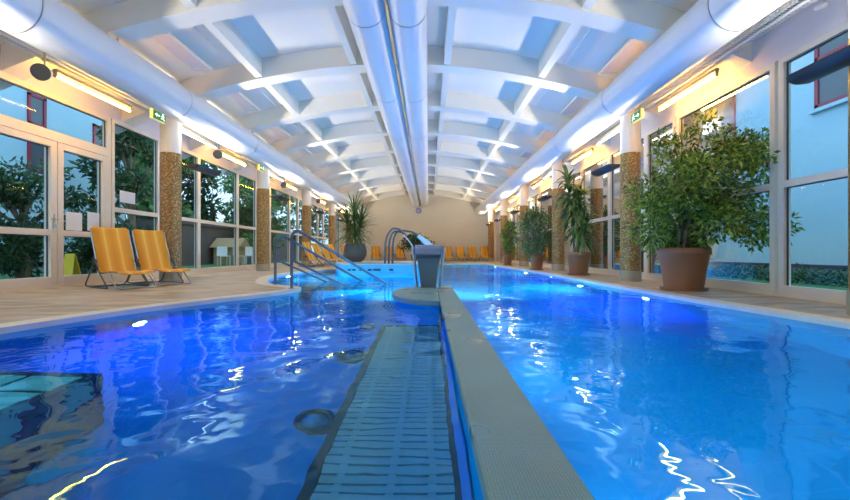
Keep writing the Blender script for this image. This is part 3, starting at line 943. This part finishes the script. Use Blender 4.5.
# neck-shower pipes on the spa rim
def at(px, py, Y): return Vector(((px - 428.5) / 420 * Y, Y, .59 + (252.5 - py) / 420 * Y))
Ys = 12.14
for i, (bx, tx, ex, ey, ty) in enumerate([(385.0, 396, 403.5, 234.5, 228.5), (388.8, 399, 406, 236.5, 231.5), (392.5, 404, 418, 235.5, 230.5)]):
    yy = Ys + .06 * i
    p = [at(bx, 263, yy), at(bx + .2, 250, yy), at(bx + 1, 240, yy), at(bx + 4, 233, yy), at((bx + tx) / 2 + 3, ty, yy), at((tx + ex) / 2 + 1, ty + 1.5, yy), at(ex, ey, yy)]
    p[0].z = .265
    b = MB(); b.tube(smooth_path(p, 6), .028, 12)
    o = b.build('shower_pipe', M['rail_steel']); tag(o, 'arched steel neck-shower pipe on the spa rim, %s from the left' % ORD[i], 'shower pipe', 'arched steel pipes on the spa rim')
b = MB(); b.tube(smooth_path([at(403.5, 234.8, Ys), at(409, 241, Ys), at(413.5, 248, Ys), at(417, 256, Ys), at(419, 262.5, Ys)], 5), [.02] * 20 + [.035], 10)
tag(b.build('water_jet', M['jet_white']), 'thin white water jet falling from the left arched pipes', 'falling water')
b = MB(); b.tube(smooth_path([at(418, 235.8, Ys), at(423, 239.5, Ys), at(428, 244, Ys), at(432, 250, Ys), at(434, 262, Ys)], 5), [.055 + .004 * k for k in range(21)], 10)
tag(b.build('water_jet', M['jet_white']), 'broad white water jet spraying from the right arched pipe', 'falling water')

# ------------------------------------------------------------------ handrails
def handrail(A, zt, E, dirs, low_z, lowE, label):
    h = empty('pool_handrail', (A[0], A[1], 0)); tag(h, label, 'handrail', 'steel handrails into the pool')
    A_ = Vector((0, 0, 0))
    e = Vector((E[0] - A[0], E[1] - A[1], WZ)); l = Vector((lowE[0] - A[0], lowE[1] - A[1], WZ))
    top = Vector((0, 0, zt)); dn = (e - top)
    hor = Vector((e.x, e.y, 0)).normalized()
    p = [Vector((0, 0, -.35)), Vector((0, 0, zt - .06)), hor * .12 + Vector((0, 0, zt)), e, e + dn * .35]
    b = MB(); b.tube(round_path(p, .12, 6), .024, 14); b.build('top_rail', M['rail_steel'], h)
    lo = Vector((0, 0, low_z)); d2 = l - lo
    b = MB(); b.tube([lo, l, l + d2 * .5], .020, 12); b.build('lower_rail', M['rail_steel'], h)
    b = MB(); b.lathe([(.05, 0), (.05, .012), (.03, .02)], 20); b.build('floor_flange', M['steel'], h)
handrail((-2.20, 6.75), .95, (-.84, 8.4), None, .47, (-1.5, 7.72), 'steel handrail on the deck tip, nearer of the two')
handrail((-2.78, 7.62), .92, (-1.48, 9.28), None, .47, (-2.18, 8.97), 'steel handrail behind the nearer one, left of it')
st = MB()
for k in range(4):
    d = Vector((.62, .78, 0)).normalized(); c = Vector((-2.35, 7.25, 0)) + d * (.2 + .34 * k); nrm = Vector((-d.y, d.x, 0))
    z1 = -.16 - .2 * k
    pts = [c - nrm * .52 - d * .17, c + nrm * .52 - d * .17, c + nrm * .52 + d * .17, c - nrm * .52 + d * .17]
    st.prism([(p.x, p.y) for p in pts][::-1], ZB, z1)
tag(st.build('pool_steps', M['basin']), kind='structure')

# ------------------------------------------------------------------ loungers
def make_lounger():
    """local: faces -Y, width along X, hinge at origin"""
    L = empty('sun_lounger'); w = .27
    prof = [(.33, 1.02), (.315, 1.0), (.25, .82), (.175, .64), (.105, .46), (.05, .33), (0, .27), (-.06, .255), (-.2, .265), (-.35, .28), (-.5, .285), (-.58, .27), (-.61, .245)]
    pts = smooth_path([(0, a, z) for a, z in prof], 3)
    xs = [-w, -w * .5, 0, w * .5, w]
    vs = []
    for i, p in enumerate(pts):
        t = i / (len(pts) - 1)
        ww = 1.0 if 2 < i < len(pts) - 3 else .93
        for x in xs:
            sag = -.014 * (1 - (x / w) ** 2)
            vs.append((x * ww, p.y, p.z + sag))
    n = len(xs); m = len(pts)
    fs = [(i * n + k, i * n + k + 1, (i + 1) * n + k + 1, (i + 1) * n + k) for i in range(m - 1) for k in range(n - 1)]
    b = MB(); b.add(vs, fs, True)
    o = b.build('sling', M['sling'], L)
    md = o.modifiers.new('solid', 'SOLIDIFY'); md.thickness = .012
    for s in (-1, 1):
        b = MB(); b.tube([(s * (w + .012), p.y, p.z - .004) for p in pts[3:-3]], .013, 8); b.build('side_rail', M['steel'], L)
    b = MB()   # front loop
    b.tube(round_path([(-w - .02, -.30, .27), (-w - .02, -.62, .02), (w + .02, -.62, .02), (w + .02, -.30, .27)], .06, 5), .012, 8); b.build('leg', M['steel'], L)
    b = MB()   # floor runner loop
    b.tube(round_path([(-w - .035, .02, .33), (-w - .035, -.34, .016), (-w - .035, -.30, .016), (-w - .035, .30, .016), (w + .035, .30, .016), (w + .035, -.34, .016), (w + .035, .02, .33)], .05, 5), .012, 8); b.build('leg', M['rail_steel'], L)
    b = MB()
    b.tube(round_path([(-w - .035, .10, .46), (-w - .035, .46, .016), (w + .035, .46, .016), (w + .035, .10, .46)], .07, 5), .012, 8); b.build('leg', M['rail_steel'], L)
    for s in (-1, 1):
        b = MB(); b.tube([(s * (w + .015), .10, .44), (s * (w + .055), .10, .44)], .032, 12); b.tube(round_path([(s * (w + .045), .13, .50), (s * (w + .045), .02, .40), (s * (w + .045), -.02, .33)], .03), .014, 8)
        b.build('hinge_knob', M['black_plastic'], L)
    return L
lp = make_lounger()
def place(o, x, y, rz, label, group):
    o.location = (x, y, 0); o.rotation_euler = (0, 0, rz); tag(o, label, 'sun lounger', group)
GR = 'yellow loungers beside the left doors'
place(lp, -5.25, 7.12, math.radians(60), 'yellow striped sling lounger in front of the door, the nearer of two', GR)
l2 = copy_tree(lp); place(l2, -5.12, 7.93, math.radians(60), 'yellow striped sling lounger beside the nearest left column', GR)
GR = 'yellow loungers along the far left windows'
for i, y in enumerate([17.2, 18.6, 20.0, 21.4, 24.6]):
    q = copy_tree(lp); place(q, -4.75, y, math.radians(72), 'yellow lounger in the far left row behind the handrails, %s from the camera' % ORD[i], GR)
GR = 'yellow loungers against the end wall'
for i, px in enumerate([376, 389.5, 400.5, 448.3, 461, 473, 485.5]):
    Y = 28.6
    q = copy_tree(lp); place(q, (px - 428.5) / 420 * Y, Y, random.uniform(.16, .3), 'yellow lounger against the end wall, %s' % (['leftmost', 'second from the left', 'third from the left behind the arched pipes', 'first to the right of the fountain', 'third from the right', 'second from the right', 'rightmost'][i]), GR)

# ------------------------------------------------------------------ plants
def leaf_cloud(centers, n_leaves, size, mat, name, parent, droop=.4, seed=1, shell=.55, folded=True):
    rs = np.random.RandomState(seed)
    C_ = np.array([c[:3] for c in centers]); R_ = np.array([c[3:6] for c in centers])
    vol = R_.prod(axis=1) ** .75; idx = rs.choice(len(C_), n_leaves, p=vol / vol.sum())
    d = rs.normal(size=(n_leaves, 3)); d /= np.linalg.norm(d, axis=1)[:, None]
    rad = rs.uniform(shell ** 2, 1, n_leaves) ** .5
    P = C_[idx] + d * R_[idx] * rad[:, None]
    ax = d + rs.normal(scale=.7, size=(n_leaves, 3)); ax[:, 2] -= droop
    ax /= np.linalg.norm(ax, axis=1)[:, None]
    t = rs.normal(size=(n_leaves, 3)); sd = np.cross(ax, t); sd /= np.linalg.norm(sd, axis=1)[:, None]
    up = np.cross(ax, sd)
    L = size * rs.uniform(.7, 1.3, n_leaves)[:, None]; Wd = L * .42
    p0 = P; p1 = P + ax * L * .45 + sd * Wd * .5 + up * L * .06; p2 = P + ax * L; p3 = P + ax * L * .45 - sd * Wd * .5 + up * L * .06
    V = np.stack([p0, p1, p2, p3], 1).reshape(-1, 3)
    me = bpy.data.meshes.new(name)
    N = n_leaves
    me.vertices.add(4 * N); me.vertices.foreach_set('co', V.ravel())
    F = np.arange(4 * N).reshape(N, 4)
    tri = np.concatenate([F[:, [0, 1, 2]], F[:, [0, 2, 3]]], 1).reshape(-1, 3)
    me.loops.add(tri.size); me.loops.foreach_set('vertex_index', tri.ravel().astype(np.int32))
    me.polygons.add(len(tri)); me.polygons.foreach_set('loop_start', np.arange(0, tri.size, 3, dtype=np.int32))
    me.update(); me.validate()
    me.materials.append(mat)
    o = bpy.data.objects.new(name, me); return link(o, parent)

def pot_mesh(parent, r, h, mat, rim=True):
    b = MB(); rb = r * .72
    b.lathe([(rb, .02), (r * .93, h * .84), (r, h * .85), (r, h), (r * .92, h), (r * .88, h * .9)], 40, cap1=False); b.build('pot', mat, parent)
    b = MB(); b.lathe([(rb + .05, 0), (rb + .07, .035), (rb + .03, .035), (rb + .01, .015)], 40, cap1=False); b.build('saucer', mat, parent)
    b = MB(); b.lathe([(.01, h * .92), (r * .89, h * .9)], 32, cap0=False, cap1=False); b.build('soil', M['soil'], parent)

def ficus(x, y, r, h, crown, nl, ls, label, seed, mat='leaf_ficus'):
    f = empty('potted_ficus', (x, y, 0)); tag(f, label, 'potted plant', 'green plants in pots')
    pot_mesh(f, r, h, M['terracotta'])
    rs = random.Random(seed)
    cx, cy, cz, rx, ry, rz = crown
    cl = []
    for k in range(64):
        while True:
            d = Vector((rs.uniform(-1, 1), rs.uniform(-1, 1), rs.uniform(-1, 1)))
            if d.length < 1: break
        s = rs.uniform(.16, .30)
        tz = d.z
        w = 1 - .35 * max(0, tz) ** 1.5
        cl.append((cx + d.x * rx * .92 * w, cy + d.y * ry * .92 * w, cz + d.z * rz * .95, s * rx, s * ry * 1.1, s * rz * .9))
    b = MB()
    for k in range(3):
        a = k * 2.1
        p = [(.07 * math.cos(a), .07 * math.sin(a), h * .9), (.05 * math.cos(a + 1), .05 * math.sin(a + 1), h + .3), (cx * .4 + .1 * math.cos(a + 2), .1 * math.sin(a + 2), cz - rz * .2)]
        b.tube(smooth_path(p, 4), [.035 - .0018 * i for i in range(9)], 8)
    for c in cl:
        st_ = Vector((cx * .3 + rs.uniform(-.05, .05), rs.uniform(-.05, .05), h + .2 + (c[2] - h - .2) * rs.uniform(.1, .5))); e = Vector(c[:3])
        m_ = (st_ + e) / 2 + Vector((0, 0, .12))
        b.tube(smooth_path([st_, m_, e], 3), [.014, .013, .012, .010, .008, .006, .004], 6)
    b.build('trunk', M['bark'], f)
    leaf_cloud(cl, nl, ls, M[mat], 'foliage', f, .35, seed, .25)
    return f
ficus(4.02, 6.62, .375, .66, (.24, -.1, 1.62, 1.18, .85, 1.18), 13000, .085, 'big bushy ficus in a brown pot, largest plant by the right windows', 3)
ficus(3.66, 14.2, .24, .52, (.0, 0, 1.22, .66, .6, .92), 4200, .085, 'dense bushy ficus in a brown pot by the second visible right column', 11, 'leaf_dracaena')
ficus(3.62, 19.2, .22, .50, (.1, 0, 1.3, .42, .4, .9), 1800, .10, 'narrow leafy plant in a brown pot, farthest on the right', 21)
ficus(-.75, 24.5, .30, .45, (0, 0, 1.15, 1.0, .5, .5), 1800, .13, 'low spreading ficus behind the fountain near the end wall', 31, 'leaf_tree')

def strap_leaf(mb, base, az, el, L, w, droop):
    seg = 6; d = Vector((math.cos(az) * math.cos(el), math.sin(az) * math.cos(el), math.sin(el))); p = Vector(base)
    sd = Vector((-math.sin(az), math.cos(az), 0)); vs = []
    for i in range(seg + 1):
        t = i / seg; ww = w * (math.sin(PI * min(1, .15 + t * .85)) ** .6) * (1 if t < 1 else .05)
        up = sd.cross(d).normalized()
        vs += [p - sd * ww / 2 - up * ww * -.12, p, p + sd * ww / 2 - up * ww * -.12]
        p = p + d * L / seg; d = (d + Vector((0, 0, -droop / seg))).normalized()
    fs = []
    for i in range(seg):
        for k in range(2): fs.append((3 * i + k, 3 * i + k + 1, 3 * i + 4 + k, 3 * i + 3 + k))
    mb.add(vs, fs, True)

def dracaena(x, y, z, potfn, h0, canes, label, name, seed, L=.5, w=.045, droop=1.3, per=34, mat='leaf_dracaena'):
    f = empty(name, (x, y, z)); tag(f, label, 'potted plant', 'green plants in pots')
    potfn(f)
    rs = random.Random(seed); tb = MB(); lb = MB()
    for (cx, cy, zt, zlo) in canes:
        tb.tube(smooth_path([(cx * .3, cy * .3, h0 * .9), (cx * .7, cy * .7, (h0 + zt) / 2), (cx, cy, zt)], 4), .022, 8)
        nn = int(per * (zt - zlo) / .5) + per
        for k in range(nn):
            t = rs.random() ** .8; zz = zlo + (zt - zlo) * t
            f_ = (zz - h0 * .9) / (zt - h0 * .9)
            bx = cx * (.3 + .7 * f_); by = cy * (.3 + .7 * f_)
            el = (-.35 + 1.55 * t) + rs.uniform(-.3, .3)
            strap_leaf(lb, (bx, by, zz), rs.uniform(0, 2 * PI), el, L * rs.uniform(.7, 1.15), w * rs.uniform(.8, 1.2), droop * rs.uniform(.7, 1.2))
    tb.build('trunk', M['bark'], f); lb.build('foliage', M[mat], f)
    return f
dracaena(3.93, 11.0, 0, lambda f: pot_mesh(f, .31, .60, M['terracotta']), .6,
         [(-.28, 0, 2.5, 1.5), (.05, .1, 2.2, 1.3), (-.12, -.12, 1.8, 1.0), (.2, -.05, 1.35, .85)],
         'tall drooping strap-leaved plant in a brown pot between two right columns', 'potted_dracaena', 5, L=.55, w=.08, droop=2.2, per=30)
def bowl(f):
    b = MB(); b.lathe([(.20, 0), (.31, .08), (.385, .22), (.40, .36), (.375, .50), (.33, .60), (.33, .64), (.29, .64), (.29, .55)], 40, cap1=False); b.build('pot', M['grey_pot'], f)
    b = MB(); b.lathe([(.01, .57), (.30, .56)], 32, cap0=False, cap1=False); b.build('soil', M['soil'], f)
dracaena(-2.57, 14.75, .265, bowl, .64, [(-.05, 0, 1.85, .95), (.2, .05, 1.45, .85), (-.28, 0, 1.35, .85), (.02, -.1, 1.0, .72)],
         'spiky palm-like plant in a round slate grey pot at the left of the spa', 'potted_dracaena', 9, L=.78, w=.042, droop=1.0, per=44)
# ------------------------------------------------------------------ outside
b = MB(); b.box(-60, XL - .31, -30, 80, -.12, -.02); tag(b.build('ground_lawn', M['lawn']), kind='structure')
b = MB(); b.box(XR + .31, 60, -30, 80, -.12, -.02); tag(b.build('ground_paving', M['lawn']), kind='structure')
b = MB(); b.box(XL - 1.6, XL - .32, -10, 40, -.1, .0); tag(b.build('path_left', M['paving']), kind='structure')

def building(name, X, y0, y1, h, face, wins, label, thick=6):
    B = empty(name, (X, y0, 0)); tag(B, label, 'building')
    L = y1 - y0; s = -face
    b = MB(); x = sorted([0, s * thick]); b.box(x[0], x[1], 0, L, .28, h); b.build('wall', M['build_blue'], B)
    x = sorted([face * .04, s * thick]); b = MB(); b.box(x[0], x[1], -.02, L + .02, -.1, .24); b.build('plinth', M['plinth'], B)
    x = sorted([face * .07, s * .1]); b = MB(); b.box(x[0], x[1], -.02, L + .02, .24, .31); b.build('dado', plain('dark_violet_band', (.07, .05, .10), .6), B)
    for (a, c, z0, z1) in wins:
        a -= y0; c -= y0
        w = MB(); t = .09; x = sorted([face * .05, 0])
        w.box(x[0], x[1], a, a + t, z0, z1); w.box(x[0], x[1], c - t, c, z0, z1); w.box(x[0], x[1], a, c, z0, z0 + t); w.box(x[0], x[1], a, c, z1 - t, z1)
        w.box(x[0], x[1], a, c, (z0 + z1) / 2 + .25, (z0 + z1) / 2 + .33)
        f = w.build('window', M['red_frame'], B)
        w = MB(); x = sorted([face * .02, 0]); w.box(x[0], x[1], a + t, c - t, z0 + t, z1 - t); w.build('pane', M['dark_pane'], f)
        w = MB(); x = sorted([face * .10, 0]); w.box(x[0], x[1], a - .1, c + .1, z0 - .08, z0); w.build('sill', M['build_blue'], f)
    return B
building('rendered_building', 9.0, -6, 17.5, 8, -1, [(8.3, 9.75, 3.9, 5.6), (12.3, 13.7, 3.9, 5.6), (4.3, 5.7, 3.9, 5.6)], 'pale blue rendered building with dark red windows outside the right glazing')
building('rendered_building', -12.0, 4, 16.6, 8, 1, [(12.55, 13.15, 3.0, 5.4), (15.0, 15.6, 3.0, 5.2), (9.6, 10.3, 3.0, 5.4)], 'pale blue rendered building with narrow dark windows outside the left doors')
b = MB(); b.box(-13, -11.2, 18.0, 40, -.05, 1.9); b.box(-13.1, -11.1, 18, 40, 1.9, 2.0); tag(b.build('garden_wall', M['brown_wall']), 'dark brown garden wall beyond the left lawn', 'garden wall')
b = MB(); b.box(9.2, 9.6, 18.0, 45, -.05, 1.7); tag(b.build('garden_wall', M['brown_wall']), 'dark brown garden wall beyond the right windows', 'garden wall')

# garden shed and white chairs seen through the left glazing
sh = empty('wooden_hut', (-10.35, 22, 0)); tag(sh, 'small wooden hut with pitched roof on the left lawn', 'hut')
b = MB(); b.box(-.6, .6, -.6, .6, 0, .9); b.build('wall', M['wood'], sh)
b = MB(); b.add([(-.75, -.75, .85), (.75, -.75, .85), (.75, .75, .85), (-.75, .75, .85), (-.75, 0, 1.35), (.75, 0, 1.35)], [(0, 1, 5, 4), (2, 3, 4, 5), (0, 4, 3), (1, 2, 5), (3, 2, 1, 0)]); b.build('roof', M['wood'], sh)
def garden_chair(x, y, rz, label):
    g = empty('garden_chair', (x, y, 0), rz); tag(g, label, 'chair', 'white garden chairs on the lawn')
    b = MB(); b.box(-.24, .24, -.22, .22, .40, .44); b.build('seat', M['white_plastic'], g)
    b = MB(); b.box(-.24, .24, .20, .24, .44, .88); b.build('backrest', M['white_plastic'], g)
    for sx in (-.21, .21):
        for sy in (-.19, .19):
            b = MB(); b.box(sx - .02, sx + .02, sy - .02, sy + .02, -.02, .40); b.build('leg', M['white_plastic'], g)
garden_chair(-9.75, 20.0, .8, 'white garden chair near the wooden hut')
garden_chair(-9.2, 20.4, 2.2, 'white garden chair right of the wooden hut')
garden_chair(-8.9, 21.2, 1.2, 'white garden chair farthest along the lawn')

def tree(x, y, h, r, label, mat, seed, nl=4500, ls=.22, trunk_h=None, base=None):
    t = empty('garden_tree', (x, y, -.02)); tag(t, label, 'tree', 'trees and shrubs outside the glazing')
    rs = random.Random(seed); th = trunk_h if trunk_h is not None else h * .35
    b = MB(); b.tube([(0, 0, 0), (.05, 0, th), (0, .05, h * .75)], [.14, .11, .04], 10)
    cl = []
    for k in range(26):
        a = rs.uniform(0, 2 * PI); q = rs.random() ** .5 * r; z = rs.uniform(th * .8, h)
        f = 1 - .5 * abs((z - (th + h) / 2) / ((h - th) / 2)) ** 2
        c = (q * f * math.cos(a), q * f * math.sin(a), z, r * .38, r * .38, r * .30)
        cl.append(c); b.tube([(0, 0, max(.2, z * .6)), c[:3]], [.04, .015], 6)
    b.build('trunk', M['bark'], t)
    leaf_cloud(cl, nl, ls, M[mat], 'foliage', t, .2, seed, .2)
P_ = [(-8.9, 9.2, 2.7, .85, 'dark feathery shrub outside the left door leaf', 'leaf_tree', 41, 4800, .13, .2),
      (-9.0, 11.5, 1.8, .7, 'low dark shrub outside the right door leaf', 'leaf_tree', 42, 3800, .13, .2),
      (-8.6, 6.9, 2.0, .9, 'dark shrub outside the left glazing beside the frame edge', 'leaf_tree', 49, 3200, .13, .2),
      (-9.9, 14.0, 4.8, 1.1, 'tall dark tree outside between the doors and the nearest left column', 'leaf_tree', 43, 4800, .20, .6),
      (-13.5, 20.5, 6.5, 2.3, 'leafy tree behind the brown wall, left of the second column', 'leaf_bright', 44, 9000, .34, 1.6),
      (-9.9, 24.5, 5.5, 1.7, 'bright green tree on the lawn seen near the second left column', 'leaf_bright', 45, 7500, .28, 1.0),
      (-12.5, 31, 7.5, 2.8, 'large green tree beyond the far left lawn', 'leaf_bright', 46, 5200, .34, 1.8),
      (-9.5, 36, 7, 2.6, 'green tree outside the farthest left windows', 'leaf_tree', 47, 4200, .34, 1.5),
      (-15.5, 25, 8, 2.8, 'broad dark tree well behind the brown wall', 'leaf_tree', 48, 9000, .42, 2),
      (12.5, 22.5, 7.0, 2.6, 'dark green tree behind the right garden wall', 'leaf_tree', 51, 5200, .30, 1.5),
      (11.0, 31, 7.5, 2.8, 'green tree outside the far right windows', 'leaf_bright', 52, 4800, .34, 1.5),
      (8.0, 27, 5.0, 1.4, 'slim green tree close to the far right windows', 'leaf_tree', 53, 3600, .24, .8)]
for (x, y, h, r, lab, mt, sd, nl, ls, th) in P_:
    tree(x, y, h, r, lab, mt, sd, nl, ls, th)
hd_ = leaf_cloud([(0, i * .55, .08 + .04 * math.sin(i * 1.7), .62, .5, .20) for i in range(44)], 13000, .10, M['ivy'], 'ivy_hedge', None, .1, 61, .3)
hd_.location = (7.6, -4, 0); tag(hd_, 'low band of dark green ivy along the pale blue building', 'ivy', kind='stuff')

# wet-floor sign outside the door
ws = empty('wet_floor_sign', (-6.8, 7.98, 0)); tag(ws, 'yellow folding wet-floor sign standing outside the door', 'sign')
for s in (-1, 1):
    b = MB(); Mx = Matrix.Rotation(.22 * s, 4, 'X')
    vs = [(-.13, 0, 0), (.13, 0, 0), (.09, 0, .58), (-.09, 0, .58)]
    vv = [Matrix.Translation((0, -.13 * s, 0)) @ Mx.inverted() @ Vector((x, yy + t, z)) for t in (-.01, .01) for (x, yy, z) in vs]
    b.add(vv, [(0, 1, 2, 3), (7, 6, 5, 4), (0, 4, 5, 1), (1, 5, 6, 2), (2, 6, 7, 3), (3, 7, 4, 0)])
    b.build('board', M['yellow'], ws)
